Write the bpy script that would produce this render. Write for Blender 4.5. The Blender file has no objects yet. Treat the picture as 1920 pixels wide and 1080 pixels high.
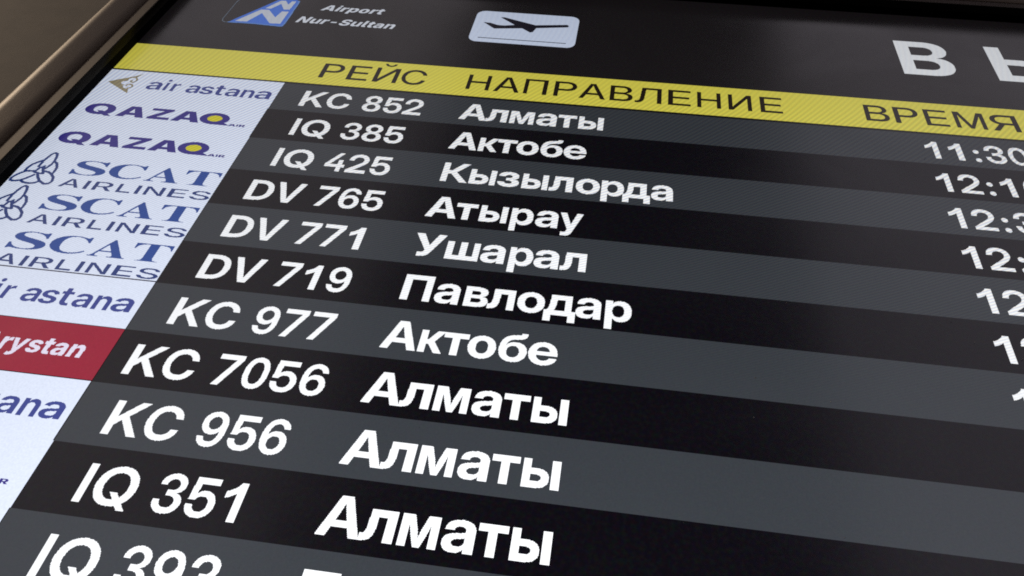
import bpy, math, random
from mathutils import Matrix, Vector

# ------------------------------------------------------------------ scene set-up
scene = bpy.context.scene
COL = scene.collection
S = 0.037                      # metres per timetable row of the display

def P(X, Y, h=0.0):
    """display coordinates (rows right, rows down, rows out of the screen) -> metres"""
    return Vector((X * S, -h * S, -Y * S))

# camera: standing below the board, looking up at it from the right
CAMX, CAMY, CAMH = 6.78155577, 14.7187015, 9.09834508
RIGHT = (0.98961506, -0.14372588, -0.00221484)
DOWN = (0.10102829, 0.68449781, 0.72198063)
FWD = (-0.10225125, -0.71470667, 0.69190972)
def D(v): return Vector((v[0], v[2], -v[1]))
cam_data = bpy.data.cameras.new('camera')
cam = bpy.data.objects.new('camera', cam_data)
COL.objects.link(cam)
cam_data.sensor_width = 36.0
cam_data.lens = 1609.356 / 1920 * 36.0
cam_data.clip_start = 0.01
cam_data.clip_end = 100.0
r, u, b = D(RIGHT), -D(DOWN), -D(FWD)
M = Matrix(((r.x, u.x, b.x), (r.y, u.y, b.y), (r.z, u.z, b.z))).to_4x4()
M.translation = P(CAMX, CAMY, CAMH)
cam.matrix_world = M
scene.camera = cam

world = bpy.data.worlds.new('World')
scene.world = world
world.use_nodes = True
world.node_tree.nodes['Background'].inputs[0].default_value = (0.80, 0.86, 1.0, 1)
world.node_tree.nodes['Background'].inputs[1].default_value = 0.01

def lamp(name, loc, target, sx, sy, power, color):
    l = bpy.data.lights.new(name, 'AREA')
    l.shape = 'RECTANGLE'; l.size = sx; l.size_y = sy
    l.energy = power; l.color = color
    o = bpy.data.objects.new(name, l); COL.objects.link(o)
    o.location = loc
    o.rotation_euler = (Vector(target) - Vector(loc)).to_track_quat('-Z', 'Y').to_euler()
    return o
# broad lamps added for the bright hall reflections in the glass, dark gap between
lamp('hall_light', (-3.75, -3.0, 4.2), (-3.75, 0, 4.2), 5.4, 8.4, 60, (1.0, 0.91, 0.96))
lamp('hall_light', (4.1, -3.0, 4.2), (4.1, 0, 4.2), 5.2, 8.4, 66, (0.98, 0.90, 1.0))
# warm ceiling luminaire grazing the left edge of the frame
lamp('ceiling_light', (-2.6, -0.75, 1.9), (-0.15, -0.02, 0.05), 0.9, 0.5, 35, (1.0, 0.80, 0.58))

scene.view_settings.view_transform = 'Standard'
scene.view_settings.look = 'None'
scene.view_settings.exposure = 0.0
scene.view_settings.gamma = 1.0
scene.render.engine = 'CYCLES'
scene.cycles.use_denoising = False
scene.cycles.filter_width = 1.8

def lin(c):
    c = c / 255.0
    return c / 12.92 if c <= 0.04045 else ((c + 0.055) / 1.055) ** 2.4
def rgb(*c): return tuple(lin(v) for v in c)

# ------------------------------------------------------------------ materials
def N(nt, t, **k):
    n = nt.nodes.new(t)
    for a, v in k.items(): setattr(n, a, v)
    return n
def math_node(nt, op, a, b=None, clamp=False):
    n = N(nt, 'ShaderNodeMath', operation=op, use_clamp=clamp)
    for i, v in enumerate((a, b)):
        if v is None: continue
        if isinstance(v, (int, float)): n.inputs[i].default_value = v
        else: nt.links.new(v, n.inputs[i])
    return n.outputs[0]

def panel_group():
    """what every lit patch of the liquid-crystal panel shares: fall-off with viewing angle,
    moire stripes painted into the glow and the smoothness of its cover"""
    g = bpy.data.node_groups.new('liquid_crystal_panel', 'ShaderNodeTree')
    g.interface.new_socket('Color', in_out='INPUT', socket_type='NodeSocketColor')
    g.interface.new_socket('Shader', in_out='OUTPUT', socket_type='NodeSocketShader')
    gi = N(g, 'NodeGroupInput'); go = N(g, 'NodeGroupOutput')
    tc = N(g, 'ShaderNodeTexCoord')
    sp = N(g, 'ShaderNodeSeparateXYZ'); g.links.new(tc.outputs['Object'], sp.inputs[0])
    X = math_node(g, 'DIVIDE', sp.outputs[0], S)
    Y = math_node(g, 'DIVIDE', sp.outputs[2], -S)
    XC = math_node(g, 'MINIMUM', X, 1.2)
    # moire shimmer painted into the emission colour as stripes: phase = a*Y + b*Y^2 + c*X
    ph = math_node(g, 'ADD', math_node(g, 'MULTIPLY', Y, STR_A), math_node(g, 'MULTIPLY', math_node(g, 'MULTIPLY', Y, Y), STR_B))
    ph = math_node(g, 'ADD', ph, math_node(g, 'MULTIPLY', X, STR_C))
    ph = math_node(g, 'ADD', ph, math_node(g, 'MULTIPLY', math_node(g, 'MULTIPLY', XC, Y), STR_D))
    ph = math_node(g, 'ADD', ph, math_node(g, 'MULTIPLY', math_node(g, 'MULTIPLY', XC, XC), STR_E))
    warp = N(g, 'ShaderNodeTexNoise'); warp.inputs['Scale'].default_value = 9; warp.inputs['Detail'].default_value = 1
    g.links.new(tc.outputs['Object'], warp.inputs['Vector'])
    ph = math_node(g, 'MULTIPLY', math_node(g, 'ADD', ph, math_node(g, 'MULTIPLY', warp.outputs[0], 2.2)), 2 * math.pi)
    top = N(g, 'ShaderNodeMapRange', interpolation_type='SMOOTHSTEP')
    g.links.new(Y, top.inputs[0])
    for i, v in enumerate((-1.7, 0.9, 0.15, 1.0)): top.inputs[1 + i].default_value = v
    fade = N(g, 'ShaderNodeMapRange', interpolation_type='SMOOTHSTEP')
    g.links.new(Y, fade.inputs[0])
    for i, v in enumerate((3.5, 8.0, STR_AMP, 0.01)): fade.inputs[1 + i].default_value = v
    amp = math_node(g, 'MULTIPLY', fade.outputs[0], top.outputs[0])
    no = N(g, 'ShaderNodeTexNoise'); no.inputs['Scale'].default_value = 900; no.inputs['Detail'].default_value = 1
    g.links.new(tc.outputs['Object'], no.inputs['Vector'])
    gr = math_node(g, 'MULTIPLY', math_node(g, 'SUBTRACT', no.outputs[0], 0.5), 0.22)
    tint = N(g, 'ShaderNodeCombineXYZ')
    for i, (off, k) in enumerate(((0.0, 1.0), (0.35, 0.95), (0.8, 0.6))):
        w_ = math_node(g, 'MULTIPLY', math_node(g, 'SINE', math_node(g, 'ADD', ph, off)), math_node(g, 'MULTIPLY', amp, k))
        g.links.new(math_node(g, 'ADD', math_node(g, 'ADD', w_, gr), 1.0), tint.inputs[i])
    vm = N(g, 'ShaderNodeVectorMath', operation='MULTIPLY')
    g.links.new(gi.outputs[0], vm.inputs[0]); g.links.new(tint.outputs[0], vm.inputs[1])
    # faint coloured noise added to the emission, imitating camera grain
    mu = N(g, 'ShaderNodeTexNoise'); mu.inputs['Scale'].default_value = 420; mu.inputs['Detail'].default_value = 3
    g.links.new(tc.outputs['Object'], mu.inputs['Vector'])
    ms = N(g, 'ShaderNodeVectorMath', operation='SUBTRACT'); ms.inputs[1].default_value = (0.42, 0.45, 0.40)
    g.links.new(mu.outputs['Color'], ms.inputs[0])
    mk = N(g, 'ShaderNodeVectorMath', operation='SCALE'); mk.inputs['Scale'].default_value = 0.009
    g.links.new(ms.outputs[0], mk.inputs[0])
    mx = N(g, 'ShaderNodeVectorMath', operation='MAXIMUM'); mx.inputs[1].default_value = (0, 0, 0)
    g.links.new(mk.outputs[0], mx.inputs[0])
    col = N(g, 'ShaderNodeVectorMath', operation='ADD')
    g.links.new(vm.outputs[0], col.inputs[0]); g.links.new(mx.outputs[0], col.inputs[1])
    lw = N(g, 'ShaderNodeLayerWeight'); lw.inputs[0].default_value = 0.5
    cos = math_node(g, 'SUBTRACT', 1.0, lw.outputs['Facing'])
    fo = math_node(g, 'POWER', cos, 1.2)
    st = math_node(g, 'MULTIPLY', fo, PANEL_GAIN)
    bs = N(g, 'ShaderNodeBsdfPrincipled')
    bs.inputs['Base Color'].default_value = (0.006, 0.006, 0.007, 1)
    sm = N(g, 'ShaderNodeTexNoise'); sm.inputs['Scale'].default_value = 7; sm.inputs['Detail'].default_value = 5; sm.inputs['Distortion'].default_value = 1.2
    g.links.new(tc.outputs['Object'], sm.inputs['Vector'])
    rr = N(g, 'ShaderNodeMapRange'); g.links.new(sm.outputs[0], rr.inputs[0])
    for i, v in enumerate((0.35, 0.65, 0.19, 0.27)): rr.inputs[1 + i].default_value = v
    g.links.new(rr.outputs[0], bs.inputs['Roughness'])
    bs.inputs['IOR'].default_value = 1.5
    g.links.new(col.outputs[0], bs.inputs['Emission Color'])
    g.links.new(st, bs.inputs['Emission Strength'])
    g.links.new(bs.outputs[0], go.inputs[0])
    return g
STR_A, STR_B, STR_C, STR_D, STR_E, STR_AMP = 5.8, 1.02, 8.8, 1.15, -0.10, 0.20
PANEL_GAIN = 1.55
GROUP = panel_group()
MATS = {}
def lcd(name, *c):
    if name in MATS: return MATS[name]
    m = bpy.data.materials.new(name); m.use_nodes = True
    nt = m.node_tree; nt.nodes.clear()
    gn = N(nt, 'ShaderNodeGroup'); gn.node_tree = GROUP
    gn.inputs[0].default_value = (*rgb(*c), 1)
    out = N(nt, 'ShaderNodeOutputMaterial')
    nt.links.new(gn.outputs[0], out.inputs[0])
    MATS[name] = m
    return m
def solid(name, col, rough, metal=0.0, var=0.25, scale=300, bump=0.0, spec=0.5, tint=(1, 1, 1)):
    if name in MATS: return MATS[name]
    m = bpy.data.materials.new(name); m.use_nodes = True
    nt = m.node_tree; bs = nt.nodes['Principled BSDF']
    tc = N(nt, 'ShaderNodeTexCoord'); no = N(nt, 'ShaderNodeTexNoise')
    no.inputs['Scale'].default_value = scale; no.inputs['Detail'].default_value = 4
    nt.links.new(tc.outputs['Object'], no.inputs['Vector'])
    cr = N(nt, 'ShaderNodeValToRGB'); e = cr.color_ramp.elements
    e[0].position = 0.3; e[1].position = 0.7
    e[0].color = (*[c * (1 - var) for c in col], 1); e[1].color = (*[c * (1 + var) for c in col], 1)
    nt.links.new(no.outputs[0], cr.inputs[0]); nt.links.new(cr.outputs[0], bs.inputs['Base Color'])
    bs.inputs['Roughness'].default_value = rough; bs.inputs['Metallic'].default_value = metal
    bs.inputs['Specular IOR Level'].default_value = spec; bs.inputs['Specular Tint'].default_value = (*tint, 1)
    if bump:
        bp = N(nt, 'ShaderNodeBump'); bp.inputs['Strength'].default_value = bump; bp.inputs['Distance'].default_value = 0.0005
        nt.links.new(no.outputs[0], bp.inputs['Height']); nt.links.new(bp.outputs[0], bs.inputs['Normal'])
    MATS[name] = m
    return m

# ------------------------------------------------------------------ mesh helpers
def link(name, me, mat, parent=None, label=None):
    o = bpy.data.objects.new(name, me); COL.objects.link(o)
    if parent is not None: o.parent = parent
    if label: o['label'] = label
    if mat is not None: me.materials.append(mat)
    return o
def mesh(name, vs, fs):
    me = bpy.data.meshes.new(name); me.from_pydata([tuple(v) for v in vs], [], fs); me.update()
    return me
def rect(name, x0, y0, x1, y1, h, mat, parent, label=None):
    vs = [P(x0, y1, h), P(x1, y1, h), P(x1, y0, h), P(x0, y0, h)]
    return link(name, mesh(name, vs, [(0, 1, 2, 3)]), mat, parent, label)

PX = 1 / 110.0                  # one display pixel, in rows
def raster(contours, px):
    """non-zero fill of closed contours, snapped to the pixels of the display -> rectangles"""
    if not contours: return []
    ys = [p[1] for c in contours for p in c]
    r0, r1 = math.floor(min(ys) / px), math.ceil(max(ys) / px)
    open_, out = {}, []
    for r in range(r0, r1 + 1):
        y = (r + 0.5) * px
        cr = []
        for c in contours:
            x0, y0 = c[-1]
            for x1, y1 in c:
                if (y0 <= y) != (y1 <= y):
                    cr.append((x0 + (y - y0) * (x1 - x0) / (y1 - y0), 1 if y1 > y0 else -1))
                x0, y0 = x1, y1
        cr.sort(); w = 0; spans = []
        for x, d in cr:
            if w == 0: s = x
            w += d
            if w == 0:
                a, b2 = round(s / px), round(x / px)
                if b2 > a:
                    if spans and a <= spans[-1][1]: spans[-1] = (spans[-1][0], max(b2, spans[-1][1]))
                    else: spans.append((a, b2))
        new = {}
        for sp_ in spans: new[sp_] = open_.pop(sp_, r)
        for (a, b2), rs in open_.items(): out.append((a * px, rs * px, b2 * px, r * px))
        open_ = new
    for (a, b2), rs in open_.items(): out.append((a * px, rs * px, b2 * px, (r1 + 1) * px))
    return out
def ink(name, layers, parent, label=None, px=PX):
    """one flat printed shape; layers = [(contours, material, height)]"""
    vs, fs, mi, mats = [], [], [], []
    for contours, mat, h in layers:
        if mat not in mats: mats.append(mat)
        for x0, y0, x1, y1 in raster(contours, px):
            k = len(vs)
            vs += [P(x0, y1, h), P(x1, y1, h), P(x1, y0, h), P(x0, y0, h)]
            fs.append((k, k + 1, k + 2, k + 3)); mi.append(mats.index(mat))
    me = mesh(name, vs, fs)
    for m in mats: me.materials.append(m)
    me.polygons.foreach_set('material_index', mi)
    return link(name, me, None, parent, label)
GLYPHS = {
 'bold': {
  'А': (713, [[4,0,260,728,453,728,709,0,542,0,428,354,417,389,406,425,396,461,385,498,373,536,361,577,349,620,337,666,378,666,365,620,352,577,340,536,329,498,318,461,307,425,296,389,285,354,167,0],[167,158,167,279,547,279,547,158]]),
  'л': (590, [[9,0,9,116,32,116,41,116,50,117,58,120,65,123,71,127,77,133,82,140,87,148,90,158,94,169,97,183,99,198,101,215,103,234,105,256,106,280,115,516,539,516,539,0,395,0,395,401,252,401,245,255,242,212,237,173,229,139,220,108,208,82,194,60,179,41,161,26,140,15,118,7,94,2,67,0]]),
  'м': (777, [[51,0,51,516,266,516,349,291,353,279,357,267,360,255,364,243,367,230,371,218,374,206,377,193,381,181,384,169,387,158,390,146,393,135,396,124,399,114,402,104,376,104,379,114,382,124,385,135,388,146,391,158,394,169,397,181,400,193,404,206,407,218,410,230,414,243,417,255,421,267,424,279,428,291,511,516,726,516,726,0,585,0,585,192,585,209,585,227,585,244,585,260,586,277,586,293,586,309,586,325,587,341,587,357,587,373,587,388,587,404,588,419,588,435,588,451,608,451,601,430,595,409,588,388,581,367,574,346,567,324,560,302,553,280,546,258,538,236,531,214,523,192,448,0,330,0,254,192,246,214,238,236,231,258,223,280,216,302,209,324,202,346,195,367,188,388,181,409,174,430,167,451,189,451,189,435,189,419,190,404,190,388,190,373,190,357,190,341,191,325,191,309,191,293,191,277,192,260,192,244,192,227,192,209,192,192,192,0]]),
  'а': (553, [[209,-9,184,-8,160,-4,138,1,117,8,98,18,81,30,67,44,54,60,44,78,37,98,33,121,31,145,32,166,35,185,40,203,47,218,56,232,66,244,78,255,91,265,106,273,122,281,138,287,156,292,174,296,193,300,213,303,233,305,255,307,275,310,293,312,308,314,321,316,332,319,341,323,348,327,353,331,357,337,359,344,360,352,360,355,359,364,357,373,354,381,350,389,344,395,337,401,330,407,321,411,311,415,300,417,288,419,276,419,263,419,251,417,239,415,229,411,219,406,211,401,203,395,197,388,191,380,187,371,185,362,183,352,48,352,51,378,57,402,67,424,79,445,95,463,113,479,134,493,158,505,185,514,214,521,246,525,280,526,306,526,330,523,353,520,374,514,394,508,412,500,429,490,444,479,457,467,469,454,479,439,487,424,494,407,498,389,501,370,502,350,502,0,361,0,361,73,359,73,352,61,344,49,335,39,326,29,315,21,303,13,291,7,277,1,262,-3,246,-6,228,-8],[248,91,265,92,281,94,295,98,308,104,320,111,331,119,340,128,347,139,353,150,357,162,360,175,361,188,361,240,357,239,354,237,349,235,344,234,339,232,333,231,327,229,320,228,313,226,306,225,299,224,291,222,283,221,274,219,266,218,257,217,245,215,234,212,223,209,213,205,203,201,195,196,187,190,181,183,176,176,172,168,170,159,169,149,169,141,171,132,174,125,179,118,184,112,191,107,198,102,207,98,216,95,226,93,237,92]]),
  'т': (506, [[181,0,181,397,9,397,9,516,497,516,497,397,325,397,325,0]]),
  'ы': (740, [[145,350,301,350,332,349,361,345,388,338,413,329,435,317,454,303,471,287,485,269,496,248,504,226,509,202,511,176,509,150,504,125,496,103,485,82,471,64,454,47,435,33,413,21,388,12,361,5,332,1,301,0,51,0,51,516,195,516,195,115,296,115,313,116,328,119,341,124,352,132,361,141,367,151,371,163,372,177,371,190,367,202,361,212,352,221,341,228,328,233,313,236,296,237,145,237],[546,0,546,516,689,516,689,0]]),
  'к': (559, [[51,0,51,516,195,516,195,313,235,313,393,516,563,516,368,264,565,0,393,0,250,193,195,193,195,0]]),
  'о': (580, [[290,-12,252,-10,217,-3,184,7,153,22,125,40,101,62,79,88,61,116,47,148,37,182,30,218,28,257,30,297,37,333,47,367,61,399,79,428,101,453,125,475,153,493,184,508,217,519,252,525,290,527,328,525,364,519,397,508,427,493,455,475,480,453,501,428,519,399,534,367,544,333,550,297,552,257,550,218,544,182,534,148,519,116,501,88,480,62,455,40,427,22,397,7,364,-3,328,-10],[290,105,307,106,323,110,338,115,352,123,364,133,375,145,384,159,392,176,399,194,403,213,406,234,407,257,406,281,403,302,399,322,392,340,384,356,375,370,364,382,352,392,338,400,323,406,307,409,290,410,273,409,258,406,243,400,229,392,217,382,206,370,196,356,188,340,182,322,177,302,174,281,173,257,174,234,177,213,182,193,188,175,196,159,206,145,217,133,229,123,243,115,258,110,273,106]]),
  'б': (580, [[291,-12,253,-10,218,-3,185,7,154,22,126,41,102,63,80,90,62,120,47,154,37,191,30,232,28,276,28,293,29,324,30,354,33,384,37,412,42,440,49,466,57,491,66,514,78,537,91,558,106,577,122,595,141,612,162,627,186,640,211,651,239,661,270,669,303,674,338,678,354,679,368,681,380,683,389,685,397,688,403,691,408,695,412,700,415,705,416,712,418,719,418,728,533,728,532,704,529,682,524,662,517,644,508,628,496,614,481,602,464,591,443,583,418,576,390,570,358,567,324,563,295,558,268,552,246,544,227,534,210,522,196,508,184,492,175,474,167,453,161,430,156,404,156,404,165,417,174,429,185,440,197,451,209,460,223,469,238,476,254,482,271,487,289,490,308,492,328,493,361,491,391,486,420,476,446,463,469,447,490,428,508,405,524,380,536,352,544,322,550,289,551,254,549,216,543,181,533,147,518,116,500,88,479,63,455,41,427,22,397,7,364,-3,328,-10],[291,101,308,102,324,105,339,111,352,118,365,128,376,140,385,153,393,169,400,186,405,205,407,226,408,249,407,271,405,292,400,311,393,328,385,344,376,357,365,369,352,378,339,386,324,391,308,394,292,395,275,394,259,391,244,386,230,378,217,368,205,357,195,343,187,328,180,311,175,292,172,271,171,248,172,226,175,205,180,186,187,169,195,153,205,140,217,128,230,118,244,111,259,105,275,102]]),
  'е': (561, [[286,-12,248,-10,213,-3,180,8,150,23,123,42,99,64,78,89,60,118,46,150,36,184,30,219,28,257,30,296,36,332,47,366,61,397,78,426,99,451,123,474,150,493,180,508,212,519,245,525,281,527,309,526,336,522,361,516,385,508,407,497,428,484,447,470,465,453,481,434,495,414,507,392,517,368,525,343,531,317,534,289,535,260,535,221,80,221,80,313,466,313,401,292,400,310,397,328,393,344,387,359,379,372,370,384,359,394,346,402,333,409,318,414,302,417,284,418,267,417,251,414,236,409,223,402,210,394,200,384,190,372,183,359,176,344,172,328,169,310,168,292,168,229,169,209,172,191,176,175,183,159,191,145,200,132,212,122,224,113,239,105,255,100,272,97,290,96,304,97,317,98,329,101,341,104,351,109,361,114,369,120,377,127,384,135,390,143,395,152,398,162,530,162,524,137,514,114,502,92,486,72,468,53,448,37,425,23,400,10,374,1,346,-6,317,-10]]),
  'з': (495, [[247,-8,213,-6,182,-2,154,5,128,16,105,29,84,44,67,60,53,79,41,100,33,121,28,144,26,167,165,167,167,153,171,141,178,131,188,121,200,114,214,108,229,105,246,104,263,105,278,108,292,113,304,120,313,129,320,138,324,149,326,161,324,174,320,185,312,195,302,204,289,211,274,216,256,219,237,220,195,220,195,307,237,307,254,307,270,310,283,315,295,322,305,331,312,341,316,352,317,364,316,376,313,386,307,395,298,404,288,410,276,415,262,418,247,419,232,418,218,415,205,410,194,403,184,395,178,385,174,374,172,362,37,362,38,385,44,407,52,427,64,447,78,464,95,480,115,494,138,505,162,515,189,521,218,525,248,527,277,525,305,522,331,516,354,507,376,497,395,484,412,470,426,455,438,437,446,419,451,399,452,378,450,357,445,338,435,320,422,305,406,292,387,282,367,275,344,270,344,269,373,264,399,256,421,244,439,229,453,211,463,192,469,171,471,148,470,126,464,105,455,86,443,68,427,51,409,36,388,23,364,12,337,3,309,-3,279,-7]]),
  'р': (598, [[51,-204,51,516,193,516,193,446,194,446,203,459,212,470,222,481,233,491,245,499,258,506,271,512,285,517,300,521,315,524,331,526,347,526,379,524,409,518,437,507,463,492,487,474,508,452,526,427,541,398,553,367,562,333,568,297,569,258,568,219,562,183,554,149,542,117,526,88,508,63,487,41,464,23,438,8,409,-2,379,-9,346,-11,330,-10,314,-8,299,-5,284,-1,270,5,257,11,245,19,233,29,223,39,213,50,204,63,196,77,195,77,195,-204],[309,106,326,107,342,111,356,116,370,124,382,134,393,146,402,160,410,176,416,194,421,214,423,235,424,258,423,282,421,303,416,323,410,341,402,356,393,370,382,382,370,392,356,400,342,406,326,409,309,410,291,409,275,405,260,399,245,391,232,381,221,369,211,355,203,339,196,321,192,301,189,281,188,258,189,236,192,215,196,196,203,178,211,162,221,148,232,135,245,125,260,117,275,111,291,108]]),
  'д': (641, [[10,-159,10,120,53,120,61,127,68,134,75,143,82,152,87,163,92,174,97,186,101,199,104,213,107,228,110,244,112,260,115,278,117,295,119,314,120,333,135,516,546,516,546,120,630,120,630,-159,492,-159,492,0,151,0,151,-159],[198,120,410,120,410,398,258,398,252,333,249,297,245,264,240,234,235,206,228,181,220,158,210,138]]),
  'у': (554, [[64,-204,64,-90,129,-90,137,-90,145,-89,151,-87,157,-85,162,-82,167,-78,172,-73,176,-67,179,-61,183,-54,187,-45,190,-36,204,2,6,516,157,516,243,261,250,238,258,216,265,193,272,170,278,147,285,124,292,102,298,79,258,79,264,102,270,124,277,147,284,170,291,193,298,216,305,238,312,261,399,516,548,516,321,-79,313,-100,303,-119,293,-135,282,-150,271,-163,258,-174,244,-183,229,-191,213,-197,196,-201,178,-203,159,-204,147,-204,135,-204,123,-204,111,-204,99,-204,87,-204,75,-204]]),
  'У': (653, [[112,0,112,129,169,129,186,129,201,131,213,135,223,139,231,146,238,153,244,162,249,173,260,202,4,728,175,728,256,546,266,524,276,503,285,482,294,462,303,441,312,421,320,400,329,380,338,360,346,339,355,318,364,298,313,298,325,329,336,359,348,390,360,420,372,451,384,482,397,514,409,546,483,728,649,728,390,140,379,118,368,98,356,80,343,63,329,49,313,36,297,25,279,16,259,9,237,4,213,1,187,0]]),
  'ш': (834, [[51,516,195,516,195,120,348,120,348,516,487,516,487,120,640,120,640,516,783,516,783,0,51,0]]),
  'П': (718, [[664,728,664,0,514,0,514,599,204,599,204,0,54,0,54,728]]),
  'в': (539, [[51,0,51,516,278,516,326,514,368,507,405,497,436,483,462,464,480,441,491,413,494,380,493,359,488,340,480,322,469,307,454,294,436,283,414,276,388,271,408,268,427,264,444,258,459,251,472,242,483,231,492,220,500,207,506,193,510,178,512,163,513,146,512,124,508,104,501,85,491,68,479,52,464,39,446,27,425,18,402,10,376,4,346,1,314,0],[185,110,308,110,324,111,337,113,349,118,359,124,367,131,373,141,376,152,378,164,376,177,373,189,367,199,359,207,349,214,337,219,324,221,308,222,185,222],[185,305,283,305,300,306,315,308,327,313,338,319,347,327,353,336,356,347,357,359,356,371,352,381,346,390,337,397,325,403,312,408,296,410,278,411,185,411]]),
  'В': (645, [[54,0,54,728,346,728,383,726,418,722,450,714,479,704,504,691,527,676,546,658,562,639,574,617,583,593,589,568,590,541,589,520,586,501,581,483,574,466,566,451,555,437,543,424,529,412,514,402,497,394,479,386,460,380,460,379,482,376,502,371,522,363,540,354,557,342,572,328,585,312,596,294,606,275,612,253,616,230,617,205,615,176,610,148,601,122,588,98,572,76,552,57,529,40,502,26,472,15,438,6,402,2,362,0],[201,118,342,118,369,120,393,124,414,132,432,143,446,157,456,173,462,192,464,213,463,228,460,242,456,254,450,266,442,276,432,285,421,293,409,300,394,305,379,309,362,311,344,312,201,312],[201,425,335,425,351,426,365,428,379,431,391,436,403,443,413,450,421,459,428,468,434,479,438,491,440,504,441,517,439,537,434,555,425,571,412,584,397,595,379,603,358,608,335,609,201,609]]),
  'Ы': (874, [[151,469,342,469,382,467,419,462,453,453,485,440,513,425,537,406,559,385,577,360,591,333,601,303,607,271,609,236,607,201,601,169,592,138,578,111,561,86,541,64,517,45,491,29,461,16,428,7,393,2,355,0,54,0,54,728,204,728,204,125,334,125,362,127,387,133,409,142,428,155,443,172,454,191,460,213,462,237,461,254,458,269,454,283,447,295,438,307,428,317,416,326,402,333,387,339,371,343,353,345,334,346,151,346],[819,728,819,0,669,0,669,728]]),
  'Т': (635, [[22,599,22,728,613,728,613,599,393,599,393,0,243,0,243,599]]),
  'К': (685, [[54,0,54,728,204,728,204,436,275,436,494,728,668,728,396,375,680,0,506,0,277,306,204,306,204,0]]),
 },
 'code': {
  '0': (645, [[322,-12,279,-9,240,0,203,14,170,34,141,59,115,89,93,124,74,164,60,208,49,256,43,308,41,363,43,419,49,471,60,519,74,563,93,603,115,638,141,668,170,693,203,713,240,728,279,736,322,739,365,736,405,728,441,713,475,693,504,668,530,638,552,603,570,563,585,519,595,471,601,419,604,363,601,308,595,256,585,208,570,164,552,124,530,89,504,59,475,34,441,14,405,0,365,-9],[322,100,346,102,368,108,387,118,405,132,421,150,435,170,447,195,456,223,464,254,469,287,473,324,474,363,473,403,469,440,464,474,456,505,447,532,435,557,421,578,405,596,387,609,368,619,346,625,322,627,299,625,277,619,257,609,240,596,224,578,210,557,198,532,188,505,181,474,175,440,172,403,171,363,172,324,175,287,181,254,188,223,198,195,210,170,224,150,240,132,257,118,277,108,299,102]]),
  '1': (556, [[394,0,257,0,257,517,235,497,200,472,165,450,122,428,79,413,79,538,115,552,150,572,196,604,232,638,262,678,282,719,394,719]]),
  '2': (645, [[67,0,67,103,332,333,349,348,365,363,380,377,394,390,406,404,417,417,426,431,434,445,440,459,445,474,447,490,448,507,447,525,444,541,440,557,433,571,425,584,415,595,403,605,390,613,376,619,360,624,343,626,324,627,305,626,286,623,269,617,254,610,240,600,228,588,217,575,209,559,202,542,197,523,194,502,193,480,66,480,68,518,74,553,84,586,97,617,115,644,136,668,160,689,187,707,218,721,251,731,286,737,324,739,360,738,394,732,425,724,455,711,482,696,506,678,527,657,544,633,558,606,569,578,575,547,577,514,576,489,572,466,566,444,558,422,548,401,535,381,520,361,504,341,485,320,464,300,441,278,416,256,254,113,254,112,580,112,580,0]]),
  '3': (645, [[318,-12,276,-10,238,-3,202,7,170,22,141,40,117,61,95,85,78,112,64,141,54,171,48,204,46,238,178,238,180,217,183,197,188,179,195,162,204,148,215,135,228,123,243,114,259,107,277,102,296,99,317,97,337,98,355,101,373,105,389,112,404,119,417,129,428,139,438,152,445,165,451,179,454,195,455,212,454,227,450,242,444,256,436,269,426,280,414,290,400,299,384,306,366,312,347,316,327,319,305,320,241,320,241,423,305,423,325,424,343,426,360,430,376,435,390,442,402,450,413,459,422,470,430,482,435,494,438,508,439,523,438,539,435,554,430,568,424,581,415,592,405,602,394,611,380,619,366,625,351,629,334,631,316,632,298,631,280,628,265,624,250,617,237,609,225,599,215,588,206,575,199,561,194,545,192,529,191,511,61,511,62,543,68,573,78,602,92,629,110,653,130,675,154,694,181,710,211,723,244,732,279,737,316,739,352,738,385,733,417,725,446,713,473,699,497,682,518,663,536,641,550,618,560,592,566,565,568,536,566,507,559,481,547,456,530,434,510,415,487,399,460,387,431,379,431,377,455,373,477,366,498,357,517,346,533,333,548,318,561,302,572,285,580,266,586,247,589,226,591,205,588,175,582,146,571,119,556,93,537,70,514,49,488,31,459,16,428,4,394,-5,357,-10]]),
  '4': (645, [[26,161,26,268,351,728,490,728,168,270,168,270,619,270,619,161],[390,0,390,193,390,242,390,454,519,454,519,0]]),
  '5': (645, [[323,-11,286,-9,251,-3,218,6,188,19,160,35,135,54,113,75,94,100,79,127,67,156,59,188,55,221,187,221,189,204,193,188,199,172,207,158,217,145,228,133,241,123,255,114,271,107,287,102,305,99,323,98,342,99,361,103,377,109,393,117,407,127,419,138,430,152,439,167,447,184,452,201,455,221,456,241,455,261,452,280,447,298,440,315,431,330,420,344,408,356,394,366,379,374,363,379,345,383,327,384,303,383,280,379,260,372,241,363,224,352,211,338,200,322,192,304,65,304,88,728,545,728,545,615,210,615,196,430,197,430,212,444,229,457,246,467,265,476,285,482,305,487,327,490,350,491,374,490,398,486,420,480,442,472,463,462,483,450,501,436,518,421,533,403,547,384,559,364,569,342,577,319,582,295,586,270,587,244,585,208,579,174,568,142,554,112,536,85,514,61,490,40,462,22,431,8,397,-2,361,-9]]),
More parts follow.
